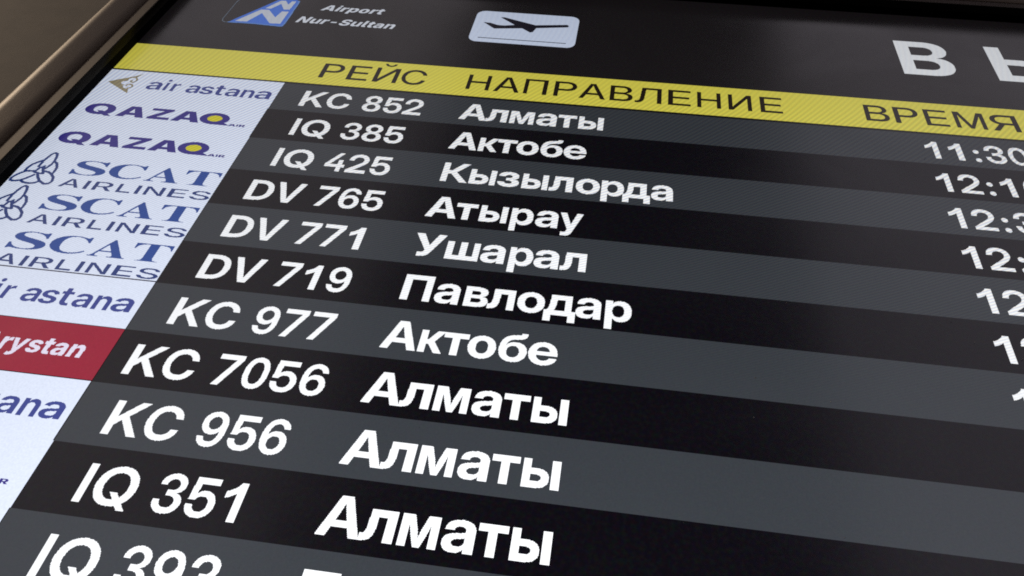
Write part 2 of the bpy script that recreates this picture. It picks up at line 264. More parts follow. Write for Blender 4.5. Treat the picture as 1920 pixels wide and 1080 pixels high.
  '6': (645, [[330,-12,298,-10,267,-6,239,2,212,12,187,25,164,41,143,60,124,81,107,105,92,132,80,161,69,193,61,227,55,263,52,302,50,343,52,387,55,429,61,468,69,506,79,541,91,574,106,604,123,631,142,656,163,677,187,696,213,711,241,724,271,732,303,738,337,739,372,738,404,733,434,724,462,713,487,698,510,681,530,661,548,639,562,615,574,589,582,562,587,533,457,533,452,554,443,573,432,590,418,604,401,616,382,624,361,629,337,631,311,629,288,623,267,614,248,601,231,584,217,565,205,543,195,517,188,490,182,460,179,427,178,393,179,393,188,407,199,419,210,430,223,440,237,449,251,457,267,464,283,470,300,474,317,477,335,479,354,480,388,478,420,472,449,462,478,448,503,431,526,411,546,388,563,362,577,334,586,303,592,271,594,237,592,201,586,168,575,136,560,107,542,81,520,57,495,37,467,20,436,6,403,-4,368,-10],[329,98,348,100,365,103,382,109,397,117,412,127,425,138,436,152,445,167,453,183,459,200,462,218,463,237,462,256,459,274,453,291,446,307,436,322,425,335,413,346,399,356,383,364,367,369,350,373,331,374,317,373,304,371,291,368,278,364,267,358,255,351,245,343,236,334,227,325,219,314,213,303,207,291,203,278,199,265,197,251,197,237,198,218,201,200,207,183,214,166,224,152,235,138,248,127,262,117,278,109,294,103,311,100]]),
  '7': (645, [[123,0,433,611,433,612,73,612,73,728,571,728,571,612,263,0]]),
  '8': (645, [[322,-12,283,-10,247,-5,213,3,181,14,152,29,127,46,105,65,86,87,71,112,60,138,54,165,52,195,53,219,57,242,64,263,74,284,86,302,100,319,116,334,134,348,154,359,176,368,199,375,224,379,224,378,192,386,164,397,139,413,117,433,99,456,87,482,79,511,76,542,78,570,84,597,94,621,108,644,125,665,145,684,169,700,195,714,223,725,254,733,287,738,322,739,357,738,390,733,421,725,450,714,476,701,499,684,519,666,536,645,550,622,560,597,566,571,568,542,565,511,557,482,545,456,527,433,506,413,481,397,452,386,421,378,421,379,445,375,469,368,490,359,510,347,529,334,545,319,559,302,571,283,580,263,587,242,591,219,593,195,591,165,584,138,573,112,558,87,540,65,518,46,492,29,463,14,432,3,398,-5,361,-10],[322,91,341,92,359,95,376,99,392,105,406,113,418,122,429,133,438,145,445,158,451,173,454,188,455,204,454,221,451,237,445,251,438,265,428,278,418,289,405,298,391,307,375,313,359,318,341,321,322,322,303,321,286,318,269,313,253,307,239,298,227,289,216,278,206,265,199,251,193,237,190,221,189,204,190,188,193,172,199,158,206,145,215,133,226,122,238,113,252,105,268,99,285,95,303,92],[322,426,339,427,354,429,368,433,382,439,394,446,404,455,414,464,421,476,428,488,432,501,435,515,436,530,435,546,432,560,428,573,422,585,414,596,405,606,394,614,382,621,369,627,354,631,339,634,322,634,305,634,290,631,276,627,262,621,250,614,240,606,230,596,222,585,216,573,212,560,209,546,208,530,209,515,212,501,216,488,222,476,230,465,240,455,250,446,262,439,276,433,290,429,306,427]]),
  '9': (645, [[306,-12,272,-10,240,-5,210,3,182,15,156,30,133,47,113,66,95,88,80,113,69,138,61,166,56,195,185,195,191,173,199,155,211,138,225,123,242,112,261,103,282,98,306,97,332,99,355,104,377,114,395,127,412,143,426,163,438,185,448,210,456,238,461,268,465,300,466,334,465,334,455,321,445,309,433,298,421,288,407,279,393,271,378,265,362,259,345,255,327,252,309,250,291,250,257,252,225,258,195,267,167,281,141,298,119,318,99,341,82,367,68,395,58,426,52,458,50,492,52,527,59,561,69,592,84,621,103,647,124,671,149,691,177,708,208,722,241,731,277,737,314,739,347,738,377,733,406,726,433,716,458,702,481,686,502,668,521,646,538,622,552,596,565,567,575,535,584,501,589,465,593,426,594,385,593,341,590,299,584,259,576,221,565,186,553,154,538,124,521,96,502,72,480,50,457,32,431,16,403,4,373,-5,340,-10],[313,356,327,356,341,358,354,362,366,366,378,372,389,378,399,386,409,395,418,405,425,415,432,426,437,438,442,451,445,464,447,478,448,492,447,511,443,529,438,546,430,562,421,577,409,590,397,601,382,611,367,619,351,625,333,628,315,629,297,628,279,625,263,619,247,611,233,601,220,590,209,577,199,562,191,546,186,529,182,511,181,492,182,473,186,455,191,438,199,422,208,407,219,395,232,383,246,374,262,366,278,360,295,357]]),
  ':': (269, [[136,-9,120,-7,105,-3,92,4,80,14,70,26,63,40,59,54,57,70,59,86,63,100,70,113,80,126,92,136,105,143,120,147,136,148,151,147,166,143,179,136,191,126,201,113,208,100,213,86,214,70,213,54,208,40,201,26,191,14,179,4,166,-3,151,-7],[136,341,120,342,105,347,92,354,80,364,70,376,63,389,59,404,57,420,59,435,63,450,70,463,80,475,92,485,105,492,120,497,136,498,151,497,166,492,179,485,191,475,201,463,208,450,213,435,214,420,213,404,208,389,201,376,191,364,179,354,166,347,151,342]]),
  'K': (675, [[157,163,157,335,169,350,182,365,194,380,207,394,219,409,232,424,244,438,257,453,269,468,282,482,294,497,307,512,495,728,662,728,355,378,344,378],[58,0,58,728,196,728,196,516,196,338,196,272,196,0],[509,0,281,339,364,444,668,0]]),
  'C': (725, [[377,-12,329,-9,283,0,240,14,200,34,163,60,130,90,102,125,78,165,58,209,44,257,36,308,33,363,36,419,44,471,58,519,78,563,102,603,130,638,163,668,199,693,240,713,283,728,329,736,377,739,408,738,438,735,466,729,494,721,520,710,544,698,567,684,589,667,609,649,627,629,643,608,658,584,670,559,680,533,688,505,693,475,554,475,550,492,545,507,539,522,532,535,523,548,514,560,504,570,493,580,482,588,469,596,456,602,442,607,427,611,412,614,396,616,379,617,348,615,319,609,292,599,268,585,246,568,227,548,210,524,197,497,186,467,178,435,173,401,172,363,173,326,178,292,186,260,197,230,210,203,227,180,246,159,268,142,292,128,319,119,348,113,379,111,395,111,411,113,427,116,441,120,455,125,469,132,481,139,493,147,504,157,514,168,523,179,531,192,539,205,545,220,550,235,554,251,693,251,688,222,680,194,670,168,658,143,643,119,627,98,609,78,589,60,567,43,544,29,520,17,493,7,466,-1,438,-7,408,-11]]),
  'I': (280, [[70,0,70,727,215,727,215,0]]),
  'Q': (748, [[320,246,441,246,511,155,563,93,686,-62,557,-62,477,42,435,94],[374,-12,326,-9,282,0,239,14,199,35,163,60,130,90,102,125,78,165,58,209,44,257,36,308,33,363,36,419,44,471,58,518,78,563,102,602,130,637,163,668,199,693,239,713,282,728,326,736,374,739,421,736,466,728,509,713,549,693,585,668,617,637,646,602,670,563,689,518,703,471,712,419,714,363,712,308,703,257,689,209,670,165,646,125,617,90,585,60,549,34,509,14,466,0,421,-9],[374,111,402,113,429,118,454,127,478,140,499,157,519,177,535,200,550,226,561,256,569,289,574,325,576,363,574,402,569,438,561,471,550,501,535,528,519,551,499,571,478,587,454,600,429,609,402,615,374,617,346,615,319,609,294,600,270,587,249,571,229,551,213,528,198,501,187,471,178,438,174,402,172,363,174,325,178,289,187,256,198,226,213,200,229,177,249,157,270,140,294,127,319,118,346,113]]),
  'D': (699, [[308,0,123,0,123,117,301,117,337,119,371,124,401,133,428,146,451,162,471,181,488,204,502,230,513,259,521,291,525,326,527,364,525,402,521,437,513,469,502,498,489,524,472,547,452,566,428,582,402,594,372,603,340,609,304,611,119,611,119,728,313,728,365,725,414,717,459,703,500,683,538,659,571,630,599,596,622,558,641,515,655,469,663,418,665,364,663,310,655,260,641,213,622,170,599,132,570,98,537,69,500,44,458,25,412,11,362,3],[196,728,196,0,58,0,58,728]]),
  'V': (695, [[264,0,6,728,155,728,281,357,290,326,300,293,311,259,322,223,333,185,345,145,358,102,372,58,332,58,345,102,357,145,369,185,380,223,391,259,401,293,411,326,420,357,542,728,690,728,437,0]]),
 },
 'heading': {
  'Р': (618, [[67,0,67,728,335,728,373,726,408,721,440,712,470,700,497,685,520,667,541,646,558,622,571,595,581,566,586,535,588,501,586,468,580,437,571,408,557,381,539,357,519,336,495,318,468,303,438,291,405,282,370,277,332,275,123,275,123,367,331,367,353,369,375,372,394,377,412,384,428,393,442,403,455,416,465,430,473,446,479,463,482,482,483,501,482,522,479,540,473,557,465,573,455,587,442,599,428,610,412,619,394,626,375,631,353,634,331,635,173,635,173,0]]),
  'Е': (588, [[67,0,67,728,555,728,555,634,173,634,173,417,526,417,526,325,173,325,173,93,555,93,555,0]]),
  'Й': (715, [[648,0,541,0,541,397,541,407,541,419,541,433,542,449,542,466,542,485,543,505,544,527,544,551,545,575,546,601,547,629,562,607,549,583,535,560,522,538,510,517,498,497,487,479,476,461,466,445,457,430,449,417,442,406,436,396,186,0,67,0,67,728,173,728,173,291,173,281,173,269,173,255,173,240,173,222,172,205,172,187,171,168,171,150,170,134,169,118,169,103,158,127,166,142,174,156,183,171,191,186,200,201,208,216,216,229,224,243,232,255,238,266,244,276,249,284,529,728,648,728],[361,799,341,800,321,804,303,810,286,818,270,828,256,840,244,854,233,869,224,885,218,903,215,921,213,940,283,940,284,924,289,910,295,897,305,886,317,877,330,870,345,866,361,865,377,866,392,870,405,877,417,886,426,897,433,910,437,924,439,940,509,940,507,921,504,903,498,885,489,869,478,854,466,840,452,828,436,818,419,810,401,804,381,800]]),
  'С': (723, [[379,-12,331,-9,285,0,242,15,202,36,166,62,134,92,107,128,83,168,64,211,51,259,43,309,40,363,43,418,51,469,64,516,83,560,106,600,134,635,166,666,202,692,242,713,285,727,330,736,379,739,408,738,436,735,464,729,490,722,515,712,539,700,561,686,582,671,601,653,619,634,635,613,649,591,661,567,671,541,679,514,685,486,577,486,572,504,566,521,559,537,551,552,542,566,531,579,520,591,508,601,494,611,480,619,465,626,450,632,433,636,416,639,398,641,380,642,345,640,313,633,283,622,255,607,231,588,209,565,191,539,175,509,163,477,154,441,149,404,147,363,149,323,154,286,163,251,175,218,191,189,209,163,231,140,255,121,283,105,313,94,345,88,380,85,398,86,416,88,433,91,449,96,465,101,480,108,494,116,507,126,519,136,531,148,541,161,551,175,559,190,566,206,572,223,577,241,685,241,679,212,671,186,661,160,649,136,635,114,619,93,601,74,582,57,561,41,538,27,515,16,490,6,464,-2,436,-7,408,-11]]),
  'Н': (711, [[67,0,67,728,173,728,173,419,538,419,538,728,644,728,644,0,538,0,538,325,173,325,173,0]]),
  'А': (671, [[8,0,273,728,401,728,663,0,548,0,406,413,398,439,389,467,379,496,369,526,359,558,348,595,335,635,322,679,352,679,338,635,326,595,314,558,304,526,294,496,285,467,275,439,267,413,121,0],[154,190,154,281,517,281,517,190]]),
  'П': (711, [[644,728,644,0,538,0,538,634,173,634,173,0,67,0,67,728]]),
  'В': (640, [[67,0,67,728,338,728,374,726,408,722,438,714,466,704,491,691,513,675,532,658,547,637,560,615,569,591,574,564,576,536,575,516,572,497,567,480,561,463,553,448,543,435,532,422,519,411,505,401,489,392,472,385,454,378,454,377,475,373,494,367,513,360,530,350,546,338,561,325,574,310,584,293,593,274,600,253,603,229,605,204,603,175,597,147,588,121,576,97,560,75,540,56,516,39,489,25,459,14,425,6,387,2,346,0],[172,90,340,90,375,92,406,97,433,107,455,119,473,136,486,155,493,178,496,204,495,223,492,239,486,255,478,269,468,282,456,293,442,303,426,311,408,317,389,322,367,324,344,325,172,325],[172,413,337,413,357,414,376,417,393,421,409,427,423,434,435,443,445,454,454,466,461,479,466,493,469,509,470,525,468,550,461,572,450,591,435,607,415,620,393,630,367,636,337,637,172,637]]),
  'Л': (711, [[24,0,24,93,43,93,60,94,74,97,87,101,98,107,108,116,117,128,124,142,130,160,135,182,140,208,144,238,147,273,185,728,644,728,644,0,538,0,538,634,282,634,251,261,248,228,244,197,239,169,232,143,225,119,217,98,207,79,196,62,184,47,170,34,154,24,137,15,118,8,97,4,74,1,50,0]]),
  'И': (715, [[648,0,541,0,541,397,541,407,541,419,541,433,542,449,542,466,542,485,543,505,544,527,544,551,545,575,546,601,547,629,562,607,549,583,535,560,522,538,510,517,498,497,487,479,476,461,466,445,457,430,449,417,442,406,436,396,186,0,67,0,67,728,173,728,173,291,173,281,173,269,173,255,173,240,173,222,172,205,172,187,171,168,171,150,170,134,169,118,169,103,158,127,166,142,174,156,183,171,191,186,200,201,208,216,216,229,224,243,232,255,238,266,244,276,249,284,529,728,648,728]]),
  'М': (868, [[67,0,67,728,216,728,382,297,385,288,389,277,393,266,397,253,402,240,407,226,412,213,416,199,421,185,426,171,430,158,435,145,439,133,442,122,446,112,448,103,423,103,426,112,429,122,433,133,437,145,441,158,445,171,450,185,455,199,459,213,464,226,469,240,473,253,478,266,482,277,486,288,489,297,652,728,801,728,801,0,697,0,697,399,697,411,697,424,697,438,697,452,697,466,698,481,698,496,698,512,699,528,699,543,700,559,700,575,700,591,701,607,701,622,701,637,715,637,709,619,703,602,697,584,692,567,686,550,680,533,674,517,669,501,664,485,659,471,654,457,649,444,645,431,641,420,637,409,633,399,478,0,391,0,234,399,231,409,227,420,223,431,218,444,213,457,208,471,203,485,198,501,192,517,186,533,180,550,174,567,168,584,162,602,156,619,149,637,167,637,168,622,168,607,169,591,169,575,169,559,170,543,170,528,170,512,171,496,171,481,171,466,172,452,172,438,172,424,172,411,172,399,172,0]]),
  'Я': (638, [[571,0,464,0,464,635,299,635,277,634,256,631,236,626,218,619,202,610,188,599,175,587,165,573,157,557,151,540,148,522,147,501,148,482,151,463,157,446,165,430,175,416,187,403,201,393,217,384,235,376,255,371,276,368,299,367,510,367,510,276,302,276,264,278,229,283,196,292,165,304,138,319,113,337,92,358,74,382,60,408,50,437,44,468,42,501,44,535,49,566,59,595,72,622,89,646,110,667,133,685,160,700,190,712,222,721,257,726,294,728,571,728],[151,0,31,0,207,328,324,328]]),
 },
 'semibold': {
  'a': (567, [[215,-10,190,-9,166,-6,144,0,122,8,103,18,86,30,71,45,58,62,48,81,40,102,36,125,34,151,35,172,38,192,44,210,51,226,60,240,71,253,83,264,97,274,112,282,128,290,145,296,163,301,181,306,200,309,220,312,240,315,262,317,282,319,300,322,316,324,329,326,341,329,350,332,358,336,364,341,368,347,370,355,371,363,371,366,371,377,369,388,365,397,361,406,355,414,348,421,340,427,330,432,320,436,308,439,295,441,281,441,267,441,254,439,241,436,230,432,220,427,210,422,202,415,195,408,188,400,183,392,179,383,176,374,50,389,57,413,66,435,78,455,92,473,109,489,128,504,149,516,172,526,197,534,224,539,252,543,282,544,304,543,326,541,347,538,367,533,387,527,406,520,423,511,439,501,454,489,467,475,479,460,488,444,496,426,502,406,505,384,506,361,506,0,376,0,376,75,372,75,365,63,357,52,348,41,338,31,327,22,315,14,301,7,287,1,271,-4,254,-7,235,-9],[251,87,269,88,286,91,301,95,316,102,328,110,340,119,349,129,357,140,364,153,368,166,371,179,372,194,372,253,369,251,364,248,359,246,353,245,346,243,339,241,332,239,324,238,316,236,307,235,299,233,291,232,282,231,275,229,267,228,260,227,247,225,234,222,222,219,211,215,201,210,192,205,184,198,177,191,172,183,168,174,166,164,165,153,166,143,168,134,171,125,176,117,182,110,189,104,197,99,206,95,217,92,227,89,239,88]]),
  'i': (257, [[61,0,61,536,196,536,196,0],[129,609,113,610,99,614,86,621,74,630,64,641,57,654,53,667,51,682,53,696,57,710,64,722,74,733,86,742,99,749,113,753,129,754,144,753,159,749,172,742,184,733,193,722,200,710,205,696,206,682,205,667,200,653,193,641,184,630,172,621,159,614,144,610]]),
  'r': (390, [[61,0,61,536,192,536,192,445,196,445,205,467,216,487,229,504,245,517,263,528,283,536,304,541,327,542,333,542,339,542,345,542,351,541,357,541,362,540,367,539,372,539,372,418,367,419,361,420,354,421,346,422,337,422,328,423,320,423,311,423,295,422,280,420,266,415,252,409,240,401,229,392,219,381,211,368,205,355,200,340,197,323,196,306,196,0]]),
  's': (541, [[271,-11,240,-10,210,-7,183,-1,157,8,133,18,111,31,92,46,75,63,61,82,50,103,42,126,36,151,165,166,171,149,179,133,189,120,201,109,216,100,232,94,251,91,273,89,294,90,312,94,328,99,342,106,353,115,361,126,366,137,367,149,366,160,363,170,357,178,349,186,339,192,327,198,313,203,296,207,204,226,168,236,137,248,110,263,89,281,72,301,60,324,53,350,50,379,52,403,57,426,66,447,78,466,93,484,111,499,131,512,155,524,181,533,209,539,239,543,271,544,302,543,331,539,357,533,382,525,404,515,424,502,441,488,457,472,470,454,480,435,487,414,492,391,370,376,366,390,359,403,350,415,339,425,326,434,311,440,293,444,273,445,255,444,238,441,224,436,210,428,200,420,192,410,187,398,186,386,187,375,190,366,195,357,203,350,213,343,225,337,240,331,257,327,352,308,389,298,420,287,447,272,468,256,484,236,496,214,503,190,506,162,504,137,498,113,489,91,476,71,459,53,440,36,418,22,393,10,366,1,336,-6,305,-10]]),
  't': (359, [[330,536,330,430,9,430,9,536],[90,669,226,669,226,156,226,143,229,132,232,123,237,116,244,111,253,107,264,105,278,104,283,104,289,104,295,105,303,105,310,106,316,107,322,107,326,108,340,3,330,1,320,-1,309,-2,298,-3,287,-4,276,-5,265,-5,254,-5,216,-3,183,4,155,16,132,32,113,53,100,78,93,107,90,141]]),
  'n': (604, [[196,308,196,0,61,0,61,536,191,536,192,401,178,401,191,434,206,462,224,487,245,507,269,523,296,535,325,542,358,544,385,542,410,538,434,530,456,520,475,506,493,490,508,471,520,450,531,426,538,399,542,370,544,339,544,0,408,0,408,316,406,341,401,364,393,383,381,399,366,412,349,421,329,427,306,428,291,428,276,425,262,421,250,415,238,407,227,398,218,387,211,374,204,360,200,345,197,327]]),
 },
 'heavy': {
  'Q': (773, [[319,268,470,268,527,196,617,94,740,-54,570,-54,485,46,425,128],[383,-10,334,-8,289,0,245,14,204,33,166,57,132,86,103,120,77,160,57,204,42,252,33,305,30,363,33,422,42,475,57,524,77,568,103,607,132,642,166,671,204,695,245,714,289,727,334,735,383,738,431,735,477,727,520,714,561,695,599,671,633,642,662,607,688,568,708,524,723,475,732,422,735,363,732,305,723,252,708,203,688,159,662,120,633,86,599,57,561,33,520,14,477,0,431,-8],[383,159,407,160,428,164,449,172,467,182,483,196,497,212,509,230,519,252,527,276,532,303,535,332,537,363,535,395,532,424,527,451,519,475,509,497,497,516,483,532,467,545,449,556,428,563,407,568,383,569,359,568,337,563,317,556,299,545,283,532,269,516,257,497,247,475,239,451,233,424,230,395,229,363,230,332,233,303,239,276,247,252,257,230,269,212,283,196,299,182,317,172,337,164,359,160]]),
  'A': (780, [[15,0,255,728,518,728,764,0,545,0,458,290,445,334,433,380,420,426,408,473,396,520,384,568,373,616,362,664,408,664,397,616,386,568,375,520,364,473,353,426,341,380,328,334,316,290,230,0],[190,136,190,283,589,283,589,136]]),
  'Z': (678, [[42,0,42,121,316,473,332,493,349,514,366,534,385,555,404,575,423,595,442,616,461,636,476,573,451,571,425,570,399,569,374,569,348,568,322,568,297,568,271,568,45,568,45,728,635,728,635,606,366,259,349,238,332,217,314,196,295,175,276,154,257,133,237,112,218,91,202,154,229,156,256,157,283,158,310,159,337,159,364,159,391,159,418,159,635,159,635,0]]),
  'I': (260, [[60,0,60,727,200,727,200,0]]),
  'R': (666, [[46,0,46,728,355,728,396,726,433,720,468,711,500,698,529,681,554,661,576,638,595,612,610,583,620,551,627,517,629,479,627,442,620,408,609,377,594,349,575,323,552,301,526,282,496,266,463,254,427,245,389,240,348,238,164,238,164,389,321,389,337,390,353,392,367,395,380,399,392,405,402,412,410,420,418,429,423,440,427,452,430,465,431,479,430,494,427,507,423,519,418,530,410,540,402,548,392,555,380,561,367,565,353,568,337,570,321,571,240,571,240,0],[444,0,272,332,476,332,652,0]]),
 },
 'medium': {
  'A': (701, [[19,0,279,728,420,728,682,0,558,0,419,401,407,438,395,477,382,520,368,567,352,620,335,680,362,680,345,620,330,566,316,519,303,476,291,437,279,401,142,0],[163,188,163,283,538,283,538,188]]),
  'I': (260, [[60,0,60,727,165,727,165,0]]),
  'R': (646, [[74,0,74,728,343,728,394,724,441,715,481,699,516,677,544,650,567,619,583,582,593,542,596,499,593,455,583,415,566,379,543,348,514,322,479,301,438,285,391,276,339,273,140,273,140,370,332,370,364,372,392,377,416,385,436,397,452,412,465,430,474,450,479,473,481,499,479,525,474,548,465,569,452,587,436,602,415,614,391,623,363,628,331,630,189,630,189,0],[489,0,314,329,440,329,618,0]]),
  'L': (558, [[74,0,74,728,189,728,189,99,521,99,521,0]]),
  'N': (743, [[74,0,74,728,204,728,475,299,483,284,493,268,504,250,515,230,527,208,539,186,552,162,564,137,576,111,562,102,560,127,559,153,557,180,556,206,555,231,554,255,554,278,554,297,554,314,554,728,669,728,669,0,539,0,296,384,284,403,272,423,260,444,247,466,233,491,218,518,201,547,183,580,164,616,181,623,183,588,184,554,186,523,187,493,188,466,189,441,189,419,190,400,190,385,190,0]]),
  'E': (599, [[74,0,74,728,546,728,546,629,189,629,189,417,520,417,520,320,189,320,189,99,548,99,548,0]]),
  'S': (641, [[323,-12,270,-9,222,0,178,15,140,36,108,62,82,94,63,130,51,170,46,215,160,215,164,189,172,165,184,145,200,127,219,113,241,102,267,94,294,89,323,87,353,89,380,94,405,102,427,112,446,126,461,142,473,160,479,180,482,202,480,221,474,237,465,252,453,265,437,276,418,286,396,295,372,303,344,311,261,332,202,351,153,375,114,404,86,439,70,480,64,527,68,567,79,604,98,638,123,667,154,692,190,712,231,726,276,735,324,738,373,735,418,726,458,711,494,691,524,666,548,637,566,603,578,566,582,526,471,526,464,559,449,587,426,609,396,626,362,636,322,639,294,638,269,633,247,625,227,615,210,603,196,588,186,571,180,553,178,533,180,513,187,496,197,481,210,469,227,457,245,448,266,440,288,433,311,426,383,408,411,400,438,391,464,381,488,369,511,356,532,341,550,324,565,304,578,283,588,259,593,232,595,203,592,163,581,125,563,91,538,61,507,36,469,15,426,0,377,-9]]),
 },
 'wide': {
  'A': (770, [[23,0,266,728,496,728,747,0,553,0,452,318,436,372,420,428,405,487,390,547,375,609,360,673,398,673,383,609,369,547,355,486,341,428,327,372,312,318,215,0],[188,155,188,286,582,286,582,155]]),
  'i': (283, [[56,0,56,546,227,546,227,0],[141,610,118,612,97,620,79,634,65,651,56,670,53,692,56,714,65,733,79,750,97,763,118,771,141,774,164,771,185,763,204,750,218,733,227,714,229,692,227,670,218,651,204,634,185,620,164,612]]),
  'p': (638, [[56,-204,56,546,224,546,224,452,231,452,238,468,248,484,260,500,275,515,292,527,311,538,333,546,357,551,385,553,422,549,458,539,492,523,523,499,549,468,572,430,589,385,599,333,602,272,599,214,589,162,573,117,551,79,525,48,494,24,460,6,423,-5,384,-8,357,-6,333,-2,312,6,293,16,276,28,261,42,249,57,239,72,231,89,227,89,227,-204],[326,125,346,127,365,133,381,143,395,157,406,175,415,195,422,218,426,244,427,272,426,301,422,327,416,350,407,370,395,387,381,401,365,411,346,418,326,420,305,418,286,412,270,402,256,388,244,371,235,351,228,327,224,301,223,272,224,244,228,218,235,195,244,174,256,157,270,143,287,133,305,127]]),
  'o': (619, [[310,-10,255,-6,206,5,163,25,125,52,93,85,68,124,50,168,39,217,35,271,39,325,50,374,68,419,93,458,125,491,163,517,206,537,255,549,310,553,364,549,413,537,457,517,494,491,526,458,551,419,569,374,580,325,584,271,580,217,569,168,551,124,526,85,494,52,457,25,413,5,364,-6],[310,120,330,122,349,128,365,139,378,153,390,171,399,192,405,216,409,243,410,272,409,301,405,327,399,351,390,372,378,390,365,404,349,414,330,420,310,423,289,420,271,414,254,404,241,390,229,372,220,351,214,327,210,301,209,272,210,243,214,216,220,192,229,171,241,153,254,139,271,128,289,122]]),
  'r': (420, [[56,0,56,546,221,546,221,446,227,446,239,479,256,506,276,527,300,541,326,550,355,553,363,553,371,552,380,551,388,550,396,549,403,547,403,399,394,401,384,403,371,405,359,406,347,407,336,407,316,406,297,401,280,393,264,383,251,370,241,355,233,338,228,319,227,298,227,0]]),
  't': (382, [[351,546,351,419,10,419,10,546],[82,676,252,676,252,167,254,154,257,143,263,135,271,129,282,126,296,124,303,125,311,125,321,126,330,128,338,129,343,131,365,6,346,1,328,-2,310,-5,292,-7,275,-8,259,-8,206,-3,162,10,127,33,102,64,87,104,82,152]]),
  'N': (766, [[57,0,57,728,246,728,449,399,462,377,475,354,488,331,500,307,513,281,525,254,537,224,550,191,563,156,546,156,544,184,542,214,540,245,538,277,536,309,535,340,533,369,533,395,532,418,532,728,709,728,709,0,519,0,333,301,317,328,302,355,288,380,274,405,261,432,247,460,233,491,217,525,200,562,219,562,222,528,224,494,226,461,228,429,230,398,232,370,233,344,233,321,233,301,233,0]]),
  'u': (635, [[246,-7,209,-4,176,4,146,19,119,38,97,62,80,90,67,123,59,159,56,198,56,546,227,546,227,231,229,203,237,179,250,159,268,145,290,136,316,133,333,134,350,138,364,145,377,154,388,166,397,180,403,196,407,214,409,234,409,546,579,546,579,0,419,0,416,138,423,138,407,97,386,62,360,33,328,11,290,-2]]),
  'S': (660, [[338,-10,280,-7,227,2,179,18,137,39,102,67,74,101,53,141,40,187,35,240,200,240,204,218,210,198,220,181,233,167,248,155,267,145,287,139,310,135,335,133,358,134,379,138,397,143,413,151,426,160,437,171,444,183,449,196,450,211,449,225,445,236,438,247,428,256,415,265,399,273,380,280,358,287,333,293,256,311,198,328,148,352,108,381,78,417,60,461,54,512,58,555,70,595,91,630,118,662,152,688,191,709,236,725,285,734,338,737,391,734,440,725,484,709,522,687,554,661,580,629,599,593,611,554,615,511,449,511,444,535,434,556,417,572,396,585,369,592,337,594,315,593,296,590,279,585,265,579,253,570,244,560,238,549,234,537,232,524,234,510,238,497,246,486,256,477,268,468,283,460,300,454,319,448,340,443,403,428,437,420,468,410,497,398,523,384,546,369,567,352,584,333,599,312,610,290,618,265,623,239,625,211,621,167,610,128,591,92,564,62,532,37,492,17,446,2,395,-7]]),
  'l': (323, [[235,-3,179,1,133,13,99,34,75,64,61,102,56,150,56,728,227,728,227,169,228,156,231,146,236,137,243,132,253,128,265,127,272,127,277,127,282,128,286,128,289,129,292,130,318,10,309,7,298,4,285,1,270,-1,253,-3]]),
  'a': (588, [[209,-10,175,-8,144,-2,116,8,91,22,69,40,52,62,39,88,32,118,29,152,31,180,36,206,45,228,57,248,72,264,89,279,109,291,131,301,154,308,179,315,205,319,232,322,261,325,286,328,307,331,324,334,338,339,349,345,356,352,360,360,362,371,362,373,361,385,358,395,353,405,346,413,338,420,328,425,316,429,302,431,287,432,272,431,258,429,246,425,234,419,224,413,216,405,209,396,203,386,199,375,45,396,54,425,69,453,87,478,110,499,138,518,170,533,206,544,245,551,289,553,322,551,354,547,384,541,412,532,438,520,461,506,482,489,499,470,513,448,524,425,530,399,532,371,532,0,372,0,372,76,367,76,356,59,344,43,330,29,314,18,296,8,277,0,256,-5,233,-9],[261,103,279,104,297,108,313,115,327,124,339,134,349,147,357,161,362,177,363,194,363,247,358,244,352,242,345,239,337,237,329,235,321,233,312,231,303,230,294,228,286,227,277,226,269,224,253,221,239,217,227,212,216,206,207,199,200,191,195,181,192,171,191,159,192,148,195,138,200,129,206,121,215,115,224,110,236,106,248,104]]),
  'n': (635, [[227,312,227,0,56,0,56,546,217,546,220,408,212,408,228,449,249,484,275,513,307,535,345,548,390,553,427,550,460,541,490,527,516,508,538,484,556,456,569,423,576,387,579,347,579,0,409,0,409,314,406,343,398,367,385,387,368,401,346,410,320,413,302,411,286,407,271,401,258,391,247,380,238,366,232,350,228,332]]),
  'y': (618, [[55,-191,93,-67,114,-73,134,-77,152,-78,168,-77,182,-74,194,-68,204,-60,210,-50,214,-38,215,-24,214,-1,11,546,190,546,272,279,282,242,291,206,298,169,305,131,312,92,321,51,286,51,295,92,303,131,312,169,321,206,331,243,342,279,430,546,607,546,379,-57,366,-86,352,-112,335,-136,315,-157,292,-174,266,-189,236,-199,202,-206,163,-208,142,-208,122,-206,103,-203,84,-200,68,-196]]),
  's': (573, [[286,-10,241,-8,200,-1,162,10,129,25,100,44,75,67,55,93,41,123,32,156,190,181,198,159,210,141,225,127,243,117,266,111,293,109,315,111,333,115,349,122,360,131,367,142,369,155,367,167,362,177,353,185,340,192,323,198,302,203,207,222,158,235,117,254,86,277,63,306,50,340,46,379,49,414,59,445,75,473,97,497,125,516,158,532,196,544,239,550,286,553,329,551,369,545,405,534,436,520,463,503,486,482,504,458,518,431,526,401,376,377,369,394,359,409,346,420,329,429,310,434,289,435,269,434,252,430,237,423,225,414,218,403,215,390,217,379,221,369,229,361,240,353,256,346,277,341,381,322,431,309,471,292,502,270,524,243,538,211,542,174,539,138,528,106,509,77,484,51,454,30,418,13,378,0,334,-8]]),
  '-': (645, [[490,360,490,229,155,229,155,360]]),
 },
 'serif': {
